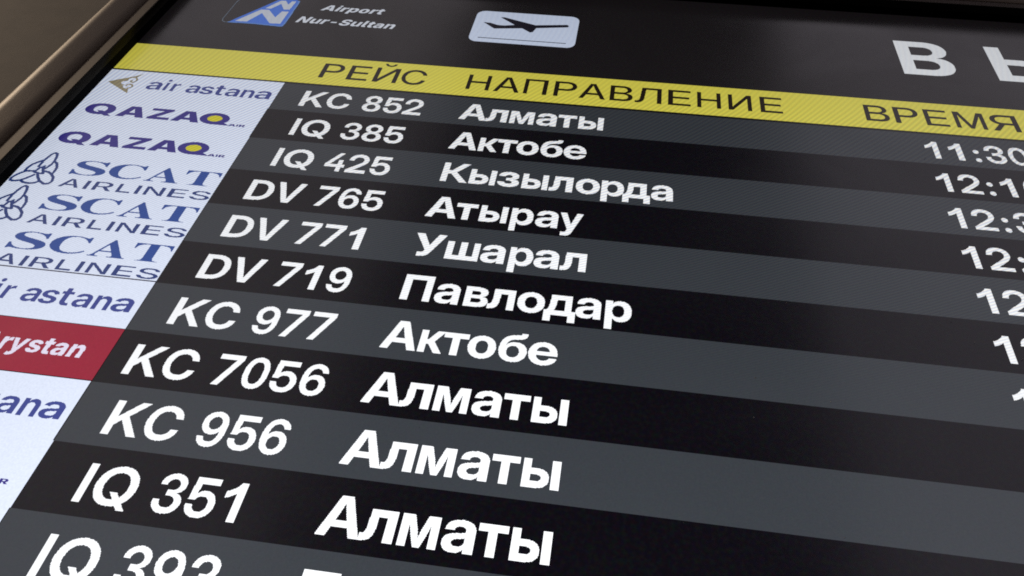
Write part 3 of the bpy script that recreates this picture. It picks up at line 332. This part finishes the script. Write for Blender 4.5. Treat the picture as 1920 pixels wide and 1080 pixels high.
  'S': (581, [[64,-16,64,235,93,235,107,184,123,140,143,104,166,74,192,51,222,35,256,25,293,22,320,24,344,30,365,40,382,54,397,70,407,89,413,110,415,133,410,164,395,192,370,217,335,238,242,284,201,306,167,328,138,352,114,376,97,402,84,430,77,461,74,494,76,523,80,551,89,576,100,600,114,621,131,639,150,655,172,669,195,680,220,688,247,692,275,694,290,694,307,692,324,690,342,687,360,683,379,678,399,673,420,667,424,666,428,665,431,664,434,664,437,663,440,662,443,662,446,662,458,664,467,670,473,680,477,694,505,694,505,475,480,475,472,502,462,528,451,551,437,573,422,593,406,610,388,626,370,638,350,649,330,656,310,661,289,662,265,660,243,655,224,647,208,635,195,621,186,604,180,586,178,566,180,547,184,530,193,515,204,501,219,488,236,476,257,463,281,451,377,406,406,392,431,377,454,362,472,347,488,331,502,315,513,298,521,280,527,261,532,242,534,220,535,198,533,167,527,138,518,111,504,86,488,63,468,43,444,26,418,12,389,0,357,-8,323,-13,286,-15,274,-15,261,-14,248,-13,236,-12,224,-9,211,-7,199,-3,187,1,175,5,164,9,155,12,146,14,139,16,134,17,129,18,126,18,119,18,112,16,107,14,103,10,100,6,96,0,94,-7,91,-16]]),
  'C': (697, [[382,-16,333,-13,288,-5,245,10,204,30,168,54,135,84,107,117,83,156,64,197,50,242,42,289,39,340,42,390,50,437,64,481,84,522,108,560,136,594,169,623,206,648,247,667,291,682,337,690,386,693,422,691,460,684,502,672,547,655,554,652,562,650,570,648,577,648,594,651,607,659,617,673,624,693,650,693,650,459,625,459,606,503,584,542,559,577,530,606,499,630,466,646,432,657,395,660,316,640,259,579,225,478,214,337,226,205,264,110,326,54,414,35,444,37,474,43,503,53,533,66,562,84,589,105,614,130,638,158,666,132,610,67,544,21,468,-7]]),
  'A': (650, [[-13,0,-13,27,1,28,14,32,25,37,35,45,44,56,54,70,64,89,73,111,307,694,334,693,572,129,583,104,594,82,603,65,612,51,621,40,632,33,645,28,660,27,660,0,341,0,341,27,376,30,402,37,417,50,422,68,421,77,418,88,413,103,406,121,376,197,154,197,117,105,116,101,114,97,113,93,112,88,112,83,111,78,111,75,111,72,116,52,129,38,152,30,184,27,190,27,190,0],[169,239,360,239,263,475]]),
  'T': (630, [[137,0,137,26,162,27,183,31,199,37,212,46,220,58,227,74,231,95,232,120,232,645,222,645,185,642,151,634,122,620,97,600,76,576,60,546,49,512,43,473,16,473,16,678,611,678,611,472,586,472,568,548,531,602,475,634,400,645,392,645,392,120,393,94,397,73,403,57,412,45,424,37,440,31,462,27,488,26,488,0]]),
 },
}
TRACE = {
 'knot': [[(-3.406,3.451),(-3.413,3.293),(-3.393,3.167),(-3.371,3.07),(-3.333,3.014),(-3.278,3.037),(-3.243,3.119),(-3.214,3.239),(-3.214,3.362),(-3.239,3.451),(-3.263,3.503)],[(-3.579,3.61),(-3.582,3.514),(-3.557,3.413),(-3.491,3.33),(-3.418,3.257)],[(-3.409,3.59),(-3.537,3.604),(-3.608,3.662),(-3.666,3.742),(-3.703,3.83),(-3.692,3.899),(-3.624,3.912),(-3.528,3.886),(-3.464,3.83),(-3.399,3.761),(-3.355,3.696)],[(-3.487,3.892),(-3.421,3.928),(-3.309,3.941),(-3.216,3.91),(-3.169,3.862)],[(-3.306,3.665),(-3.242,3.762),(-3.159,3.855),(-3.041,3.918),(-2.969,3.902),(-2.94,3.834),(-2.977,3.722),(-3.063,3.629),(-3.15,3.582),(-3.232,3.57)],[(-3.202,3.274),(-3.135,3.314),(-3.066,3.437),(-3.051,3.543),(-3.05,3.627)],[(-3.399,3.607),(-3.376,3.544),(-3.366,3.482),(-3.302,3.448)],[(-3.307,3.425),(-3.297,3.496),(-3.215,3.639)],[(-3.393,3.618),(-3.304,3.641),(-3.215,3.639)]],
 'wing': [(-3.584,0.507),(-3.436,0.403),(-3.274,0.314),(-3.147,0.234),(-3.059,0.172),(-2.99,0.117),(-3.066,0.255),(-3.117,0.296),(-3.156,0.301),(-3.207,0.342),(-3.2,0.428),(-3.283,0.451),(-3.307,0.498),(-3.261,0.566),(-3.202,0.568),(-3.215,0.623),(-3.154,0.699),(-3.109,0.708),(-3.069,0.708),(-3.022,0.785),(-2.998,0.875),(-3.122,0.8),(-3.336,0.663),(-3.462,0.585)],
 'swirl': [[(-3.099,0.26),(-3.033,0.349),(-3.03,0.402),(-3.061,0.461),(-3.115,0.458),(-3.14,0.419),(-3.122,0.395)],[(-3.144,0.613),(-3.142,0.559),(-3.1,0.537),(-3.034,0.564),(-3.01,0.625),(-3.034,0.671),(-3.075,0.682),(-3.064,0.728)]],
 'blue': [(-2.152,-2.335),(-2.025,-2.568),(-1.671,-3.128),(-1.413,-3.561),(-1.365,-3.656),(-1.008,-3.659),(-0.9,-3.576),(-0.882,-3.455),(-0.87,-2.458),(-0.888,-2.318),(-0.951,-2.309),(-1.606,-2.348)],
 'bign': [(-2.022,-2.401),(-1.633,-3.025),(-1.446,-3.041),(-1.178,-2.702),(-1.127,-3.005),(-0.962,-3.018),(-0.968,-2.42),(-1.207,-2.408),(-1.549,-2.858),(-1.751,-2.407)],
 'smalln': [(-1.562,-3.096),(-1.324,-3.537),(-1.21,-3.542),(-1.097,-3.361),(-1.06,-3.539),(-0.963,-3.542),(-0.981,-3.123),(-1.116,-3.103),(-1.267,-3.372),(-1.423,-3.105)],
 'rim': [(-2.317,-3.438),(-2.335,-2.47),(-2.31,-2.38),(-2.231,-2.323),(-2.094,-2.344)],
 'plane': [(5.487,-3.266),(5.441,-3.322),(4.736,-3.199),(3.995,-3.477),(3.906,-3.464),(4.267,-3.146),(4.038,-3.084),(3.889,-3.09),(3.712,-3.168),(3.553,-3.18),(3.836,-2.909),(4.458,-3.009),(4.651,-2.842),(4.712,-2.868),(4.769,-3.065),(5.461,-3.204)],
}

# ------------------------------------------------------------------ lettering
CAP = 727.0
def glyph(face, ch):
    adv, cs = GLYPHS[face][ch]
    return adv, [list(zip(c[::2], c[1::2])) for c in cs]
def boxed(face, ch, xl, xr, base, cap, xh=None):
    """a glyph whose ink runs from xl to xr"""
    _, cs = glyph(face, ch)
    xs = [p[0] for c in cs for p in c]
    a, b2 = min(xs), max(xs)
    ky = cap / CAP if (xh is None) else xh / 516.0
    return [[(xl + (x - a) / (b2 - a) * (xr - xl), base - y * ky) for x, y in c] for c in cs]
LOW = 'алматыкобезрдушпв'
def word(face, boxes, base, cap, xh):
    out = []
    for ch, xl, xr in boxes:
        out += boxed(face, ch, xl, xr, base, cap, xh if ch in LOW and ch != 'б' else None)
    return out
def run(face, text, x0, x1, base, cap, shear=0.0, ky=None, space=260):
    """a string set with its own spacing, stretched between x0 and x1"""
    pen, out = 0, []
    for ch in text:
        if ch == ' ': pen += space; continue
        adv, cs = glyph(face, ch)
        out += [[(x + pen, y) for x, y in c] for c in cs]; pen += adv
    k = cap / CAP
    out = [[(x + y * shear, y) for x, y in c] for c in out]
    xs = [p[0] for c in out for p in c]; a, b2 = min(xs), max(xs)
    return [[(x0 + (x - a) / (b2 - a) * (x1 - x0), base - y * k) for x, y in c] for c in out]
def stroke(pts, w, closed=False, n=10):
    out = []
    for (ax, ay), (bx, by) in zip(pts, pts[1:]):
        l = math.hypot(bx - ax, by - ay) or 1e-6
        nx, ny = -(by - ay) / l * w / 2, (bx - ax) / l * w / 2
        out.append([(ax + nx, ay + ny), (bx + nx, by + ny), (bx - nx, by - ny), (ax - nx, ay - ny)])
    for x, y in pts: out.append(disc(x, y, w / 2, w / 2, n))
    # same winding everywhere so that overlaps stay filled
    return [c if area(c) > 0 else c[::-1] for c in out]
def area(c): return sum(x0 * y1 - x1 * y0 for (x0, y0), (x1, y1) in zip(c, c[1:] + c[:1]))
def disc(x, y, rx, ry, n=24): return [(x + rx * math.cos(i * 2 * math.pi / n), y + ry * math.sin(i * 2 * math.pi / n)) for i in range(n)]
def up(cs, dy): return [[(x, y + dy) for x, y in c] for c in cs]
def rounded(x0, y0, x1, y1, r, n=6):
    out = []
    for cx, cy, a0 in ((x1 - r, y1 - r, 0), (x0 + r, y1 - r, 90), (x0 + r, y0 + r, 180), (x1 - r, y0 + r, 270)):
        for i in range(n + 1):
            a = math.radians(a0 + 90 * i / n); out.append((cx + r * math.cos(a), cy + r * math.sin(a)))
    return out

# Latin capitals and figures of the flight codes: (ink left, ink right, advance) in ems
EM = 0.746
FIG = {'0': (.043, .513, .556), '1': (.079, .394, .556), '2': (.025, .511, .556), '3': (.037, .516, .556), '4': (.028, .524, .556),
       '5': (.044, .523, .556), '6': (.041, .515, .556), '7': (.042, .513, .556), '8': (.037, .519, .556), '9': (.040, .512, .556),
       ':': (.098, .238, .333), 'K': (.075, .716, .722), 'C': (.048, .675, .722), 'I': (.068, .213, .278), 'Q': (.042, .758, .778),
       'D': (.073, .674, .722), 'V': (.0, .667, .667), ' ': (0, 0, .278)}
def code(text, x, base, cap):
    out = []
    for ch in text:
        a, b2, adv = FIG[ch]
        if ch != ' ':
            out += boxed('code', ch, x + a * EM, x + b2 * EM, base, cap)
        x += adv * EM
    return out
def code_width(text): return sum(FIG[c][2] for c in text) * EM

# ------------------------------------------------------------------ setting
wall_mat = solid('painted_wall', (0.080, 0.062, 0.043), 0.75, 0, 0.16, 45, 0.3)
vs = [(-6, 0.115, -2), (6, 0.115, -2), (6, 0.115, 6), (-6, 0.115, 6), (-6, 0.215, -2), (6, 0.215, -2), (6, 0.215, 6), (-6, 0.215, 6)]
wall = link('wall', mesh('wall', vs, [(0, 1, 2, 3), (7, 6, 5, 4), (0, 4, 5, 1), (3, 2, 6, 7), (0, 3, 7, 4), (1, 5, 6, 2)]), wall_mat)
wall['kind'] = 'structure'

# ------------------------------------------------------------------ the departure board
board = bpy.data.objects.new('departure_board', None); COL.objects.link(board)
board['label'] = 'wall-mounted airport departure display in a brown metal frame, listing flights in Cyrillic'
board['category'] = 'departure board'
XL, XR, YT, YB = -3.74, 29.3, -4.93, 13.7
rect('screen', XL, YT, XR, YB, 0.0, lcd('screen_black', 5, 5, 8), board)

# housing: mitred profile swept along each of the four sides
def profile_side(name, prof, side, mat, label=None, smooth=True):
    def corner(u, h, cx, cy):
        return P(XL - u if cx < 0 else XR + u, YT - u if cy < 0 else YB + u, h)
    ends = {'left': ((-1, 1), (-1, -1)), 'top': ((-1, -1), (1, -1)), 'right': ((1, -1), (1, 1)), 'bottom': ((1, 1), (-1, 1))}[side]
    vs = [corner(u_, h, *ends[0]) for u_, h in prof] + [corner(u_, h, *ends[1]) for u_, h in prof]
    n = len(prof)
    fs = [(i, i + 1, n + i + 1, n + i) for i in range(n - 1)]
    me = mesh(name, vs, fs)
    if smooth: me.polygons.foreach_set('use_smooth', [True] * len(fs))
    return link(name, me, mat, board, label)
def arc(cx, cy, r, a0, a1, n=10):
    return [(cx + r * math.cos(math.radians(a0 + (a1 - a0) * i / n)), cy + r * math.sin(math.radians(a0 + (a1 - a0) * i / n))) for i in range(n + 1)]
frame_mat = solid('brown_anodised_metal', (0.036, 0.021, 0.011), 0.44, 0.0, 0.18, 500, 0.12, 0.36, (1.0, 0.72, 0.50))
band_mat = solid('dark_brown_plastic', (0.016, 0.009, 0.007), 0.6, 0, 0.2, 400, 0.1, 0.3, (1.0, 0.75, 0.6))
trim_mat = solid('grey_brown_trim', (0.014, 0.012, 0.009), 0.5, 0.0, 0.12, 400, 0.05, 0.2, (1.0, 0.88, 0.72))
gasket_mat = solid('black_gasket', (0.0004, 0.0004, 0.0005), 0.95, 0, 0.2, 200, 0, 0.1)
gasket_p = [(0.0, -0.02), (0.0, 0.004), (0.02, 0.17)]
trim_p = [(0.02, 0.17), (0.045, 0.315)] + arc(0.065, 0.315, 0.02, 180, 90, 4)
band_p = [(0.067, 0.333), (0.33, 0.300)]
face_p = [(0.33, 0.300), (0.345, 0.318), (0.60, 0.355), (0.85, 0.375)] + arc(0.93, 0.0, 0.38, 95, 0, 24) + [(1.31, -0.3), (1.31, -2.9)]
for side in ('left', 'top', 'right', 'bottom'):
    profile_side('gasket', gasket_p, side, gasket_mat, smooth=False)
    profile_side('trim_strip', trim_p, side, trim_mat)
    profile_side('inner_band', band_p, side, band_mat, smooth=False)
    profile_side('frame_rail', face_p, side, frame_mat)
bk = [P(XL - 1.2, YT - 1.2, -2.9), P(XR + 1.2, YT - 1.2, -2.9), P(XR + 1.2, YB + 1.2, -2.9), P(XL - 1.2, YB + 1.2, -2.9)]
link('back_cover', mesh('back_cover', bk, [(0, 1, 2, 3)]), band_mat, board)

H1, H2, H3 = 0.003, 0.006, 0.009
# title band
title = rect('title_band', XL, YT, XR, -1.11, H1, lcd('title_black', 24, 21, 22), board)
white = lcd('title_white', 246, 250, 255)
ink('title_letter', [(boxed('bold', 'В', 12.569, 13.668, -2.228, 1.435), white, H2)], title)
ink('title_letter', [(boxed('bold', 'Ы', 14.468, 16.0, -2.223, 1.435), white, H2)], title)
ink('airport_emblem', [
    ([TRACE['blue']], lcd('emblem_blue', 66, 120, 225), H2),
    (stroke([TRACE['blue'][i] for i in (0, 11, 10, 9, 8, 7, 6)], 0.035), lcd('emblem_edge', 104, 146, 214), H2 + 0.0015),
    ([TRACE['bign']], lcd('emblem_silver', 205, 212, 226), H3),
    ([TRACE['smalln']], lcd('emblem_silver', 205, 212, 226), H3),
    (stroke([(-2.30, -3.72), (-2.335, -3.3)] + TRACE['rim'][1:], 0.022), lcd('emblem_rim', 98, 112, 130), H2)], title)
airport_txt = run('wide', 'Airport', -0.28, 1.22, -3.205, 0.275, 0.28)
city_txt = run('wide', 'Nur-Sultan', -0.665, 1.625, -2.555, 0.285, 0.28)
ink('airport_name', [(airport_txt + city_txt, lcd('name_white', 228, 234, 246), H2)], title, px=1 / 140.0)
pict = ink('pictogram', [([rounded(3.345, -3.735, 5.69, -2.275, 0.2)], lcd('pictogram_white', 216, 228, 252), H2),
    ([TRACE['plane']] + [[(3.546, -2.44), (5.494, -2.44), (5.494, -2.472), (3.546, -2.472)]], lcd('pictogram_black', 24, 22, 34), H3)], title, px=1 / 140.0)

# column headings
bar = rect('heading_bar', XL, -1.11, XR, -0.035, H1, lcd('heading_yellow', 224, 214, 84), board)
hb = lcd('heading_black', 30, 22, 12)
def heading(boxes): ink('column_heading', [(word('heading', boxes, -0.29, 0.575, None), hb, H2)], bar)
heading([('Р', .585, 1.044), ('Е', 1.165, 1.60), ('Й', 1.719, 2.215), ('С', 2.29, 2.80)])
heading([('Н', 3.66, 4.14), ('А', 4.225, 4.755), ('П', 4.835, 5.305), ('Р', 5.443, 5.90), ('А', 5.955, 6.488), ('В', 6.571, 7.03),
         ('Л', 7.07, 7.60), ('Е', 7.73, 8.17), ('Н', 8.297, 8.767), ('И', 8.905, 9.368), ('Е', 9.528, 9.955)])
heading([('В', 11.525, 11.985), ('Р', 12.086, 12.541), ('Е', 12.652, 13.085), ('М', 13.212, 13.772), ('Я', 13.87, 14.378)])

# timetable rows
L = 0.805
def c_almaty(): return [('А', 3.732, 4.262), ('л', 4.255, 4.66), ('м', 4.72, 5.18), ('а', 5.235, 5.618), ('т', 5.641, 5.998), ('ы', 6.042, 6.517)]
def c_aktobe(): return [('А', 3.732, 4.253), ('к', 4.285, 4.63), ('т', 4.615, 4.978), ('о', 4.985, 5.388), ('б', 5.43, 5.834), ('е', 5.857, 6.27)]
ROWS = [
 ('KC 852', c_almaty(), '11:30', 'astana', 'row for the 11:30 departure'),
 ('IQ 385', c_aktobe(), '12:10', 'qazaq', 'row for the 12:10 departure'),
 ('IQ 425', [('К', 3.778, 4.262), ('ы', 4.287, 4.757), ('з', 4.79, 5.175), ('ы', 5.223, 5.686), ('л', 5.71, 6.114), ('о', 6.171, 6.588), ('р', 6.616, 7.01),
             ('д', 6.99, 7.46), ('а', 7.48, 7.85)], '12:3', 'qazaq', None),
 ('DV 765', [('А', 3.732, 4.254), ('т', 4.227, 4.588), ('ы', 4.643, 5.11), ('р', 5.172, 5.549), ('а', 5.59, 5.964), ('у', 5.99, 6.377)], '12:', 'scat', None),
 ('DV 771', [('У', 3.721, 4.222), ('ш', 4.268, 4.804), ('а', 4.834, 5.22), ('р', 5.29, 5.67), ('а', 5.69, 6.08), ('л', 6.107, 6.515)], '12', 'scat', None),
 ('DV 719', [('П', 3.785, 4.235), ('а', 4.30, 4.676), ('в', 4.751, 5.115), ('л', 5.115, 5.518), ('о', 5.56, 5.975), ('д', 5.972, 6.446), ('а', 6.445, 6.822),
             ('р', 6.88, 7.275)], '12', 'scat', None),
 ('KC 977', c_aktobe(), '1', 'astana', None),
 ('KC 7056', c_almaty(), '1', 'arystan', None),
 ('KC 956', c_almaty(), None, 'astana', None),
 ('IQ 351', c_almaty(), None, 'qazaq', None),
 ('IQ 393', [('Т', 3.763, 4.20)], None, 'qazaq', None),
 (None, None, None, 'blank', None),
 (None, None, None, 'blank', None)]
grey = lcd('row_grey', 53, 57, 62); black = lcd('row_black', 7, 6, 11); wht = lcd('text_white', 250, 252, 255)
navy = lcd('logo_navy', 56, 68, 142); violet = lcd('logo_violet', 50, 42, 132); steel = lcd('logo_blue', 38, 74, 150)
slate = lcd('logo_slate', 38, 60, 122); gold = lcd('logo_gold', 148, 138, 108); panel_w = lcd('logo_panel_white', 226, 235, 255)
panel_r = lcd('logo_panel_red', 150, 24, 50); yel = lcd('disc_yellow', 214, 206, 40); redt = lcd('red_panel_text', 232, 226, 246)
LOGO_LABEL = {'astana': 'white logo panel with blue lower-case lettering', 'qazaq': 'white logo panel with violet capitals and a yellow disc',
              'scat': 'white logo panel with blue serif capitals over thin capitals', 'arystan': 'dark red logo panel with white slanted lettering', 'blank': None}
def logo(kind, dy, parent):
    if kind == 'astana':
        y = 0.672 + dy
        ink('logo_lettering', [(up([*boxed('semibold', 'a', -2.731, -2.43, 0.668, .54, .27), *boxed('semibold', 'i', -2.373, -2.295, 0.668, .40),
            *boxed('semibold', 'r', -2.21, -2.05, 0.672, .54, .272), *boxed('semibold', 'a', -1.885, -1.615, 0.676, .54, .27),
            *boxed('semibold', 's', -1.60, -1.32, 0.678, .54, .27), *boxed('semibold', 't', -1.30, -1.10, 0.680, .39),
            *boxed('semibold', 'a', -1.055, -.785, 0.682, .54, .27), *boxed('semibold', 'n', -.726, -.475, 0.69, .54, .275),
            *boxed('semibold', 'a', -.435, -.12, 0.685, .54, .27)], dy), navy, H3)], parent)
        body = [TRACE['wing']]
        sw = [s for q in TRACE['swirl'] for s in stroke(q, 0.038)]
        ink('logo_emblem', [(up([c if area(c) > 0 else c[::-1] for c in body + sw], dy), gold, H3)], parent)
    elif kind == 'qazaq':
        e = dy - 1
        cs = boxed('heavy', 'Q', -3.54, -2.925, 1.683, .375) + boxed('heavy', 'A', -2.855, -2.279, 1.685, .365) + boxed('heavy', 'Z', -2.222, -1.775, 1.688, .367) \
            + boxed('heavy', 'A', -1.73, -1.16, 1.689, .36)
        ring = [disc(-0.898, 1.503, .297, .195, 40)]
        tail = [[(-.93, 1.66), (-.93, 1.70), (-.55, 1.70), (-.60, 1.655), (-.72, 1.60)]]
        sm = run('heavy', 'AIR', -.56, -.228, 1.705, .074)
        fix = lambda q: [c if area(c) > 0 else c[::-1] for c in q]
        ink('logo_lettering', [(up(cs, e) + up(fix(ring), e), violet, H3), (up(fix(tail) + sm, e), violet, H3 + 0.001)], parent, px=1 / 150.0)
        ink('logo_disc', [(up([disc(-0.895, 1.503, .148, .103, 32)], e), yel, H3 + 0.003)], parent)
    elif kind == 'scat':
        e = dy - 3
        cs = boxed('serif', 'S', -2.775, -2.145, 3.575, .44) + boxed('serif', 'C', -2.095, -1.44, 3.572, .44) + boxed('serif', 'A', -1.375, -.75, 3.573, .44) \
            + boxed('serif', 'T', -.70, -.06, 3.577, .445)
        lo = boxed('medium', 'A', -2.775, -2.40, 3.948, .235)
        for ch, a, b2 in (('I', -2.315, -2.248), ('R', -2.157, -1.80), ('L', -1.712, -1.458), ('I', -1.372, -1.302), ('N', -1.212, -.865), ('E', -.772, -.45), ('S', -.382, -.03)):
            lo += boxed('medium', ch, a, b2, 3.952, .235)
        ink('logo_lettering', [(up(cs, e), steel, H3), (up(lo, e), slate, H3)], parent)
        ink('logo_emblem', [(up([s for q in TRACE['knot'] for s in stroke(q, 0.052)], e), slate, H3)], parent)
    elif kind == 'arystan':
        cs = run('semiboldtall', 'Arystan', -1.98, -.385, 0.627 + dy, .31, 0.06)
        ink('logo_lettering', [(cs, redt, H3)], parent)
GLYPHS['semiboldtall'] = {c: GLYPHS['wide'][c] for c in 'Arystan'}
for i, (fl, city, tm, lg, lab) in enumerate(ROWS):
    strip = rect('flight_row', 0.0, i + (0.03 if i == 0 else 0), XR, i + 1, H1, grey if i % 2 == 0 else black, board, lab)
    if fl:
        x = 1.738 - code_width(fl) / 2
        ink('flight_number', [(code(fl, x, i + L, 0.548), wht, H2)], strip)
        ink('destination_name', [(word('bold', city, i + L, 0.548, 0.42), wht, H2)], strip)
    if tm: ink('departure_time', [(code(tm, 12.396, i + L + 0.015, 0.548), wht, H2)], strip)
    off = {0: 0.0, 1: -0.012, 8: -0.004, 9: 0.012}.get(i, 0.0)
    bottom = i + 1 if i != 5 else i + 0.975
    pn = rect('logo_panel', XL, i + (0.022 if i == 0 else 0 if i != 7 else 0.012), -0.012 + off, bottom if i != 7 else i + 0.985, H2, panel_r if lg == 'arystan' else panel_w, board, LOGO_LABEL[lg])
    if lg != 'blank': logo(lg, i, pn)
board_gap = rect('panel_divider', XL, 5.975, -0.012, 6.002, H1, lcd('divider_dark', 52, 50, 70), board)

# dust caught on the glass and on the frame
rnd = random.Random(4)
dust_mat = solid('dust', (0.6, 0.57, 0.52), 0.9)
def specks(name, pts, n_extra, box, parent):
    vs, fs = [], []
    pts = list(pts) + [(rnd.uniform(box[0], box[2]), rnd.uniform(box[1], box[3]), rnd.uniform(.004, .009)) for _ in range(n_extra)]
    for x, y, s in pts:
        k = len(vs); a = rnd.uniform(0, 6.28); l = s * rnd.uniform(1, 2.2); hh = box[4] + 0.25 * (x - box[0]) * box[5]
        for j in range(5):
            t = a + j * 1.2566; q = rnd.uniform(.5, 1)
            vs.append(P(x + math.cos(t) * l * q, y + math.sin(t) * s * q, hh + 0.004))
        vs.append(P(x, y, hh + 0.014))
        fs += [(k + j, k + (j + 1) % 5, k + 5) for j in range(5)]
    o = link(name, mesh(name, vs, fs), dust_mat, parent); o['kind'] = 'stuff'
specks('dust', [(9.02, 6.62, .012), (8.97, 5.0, .010), (10.0, 6.9, .008)], 26, (0.5, 0, 14, 10, 0.012, 0), board)
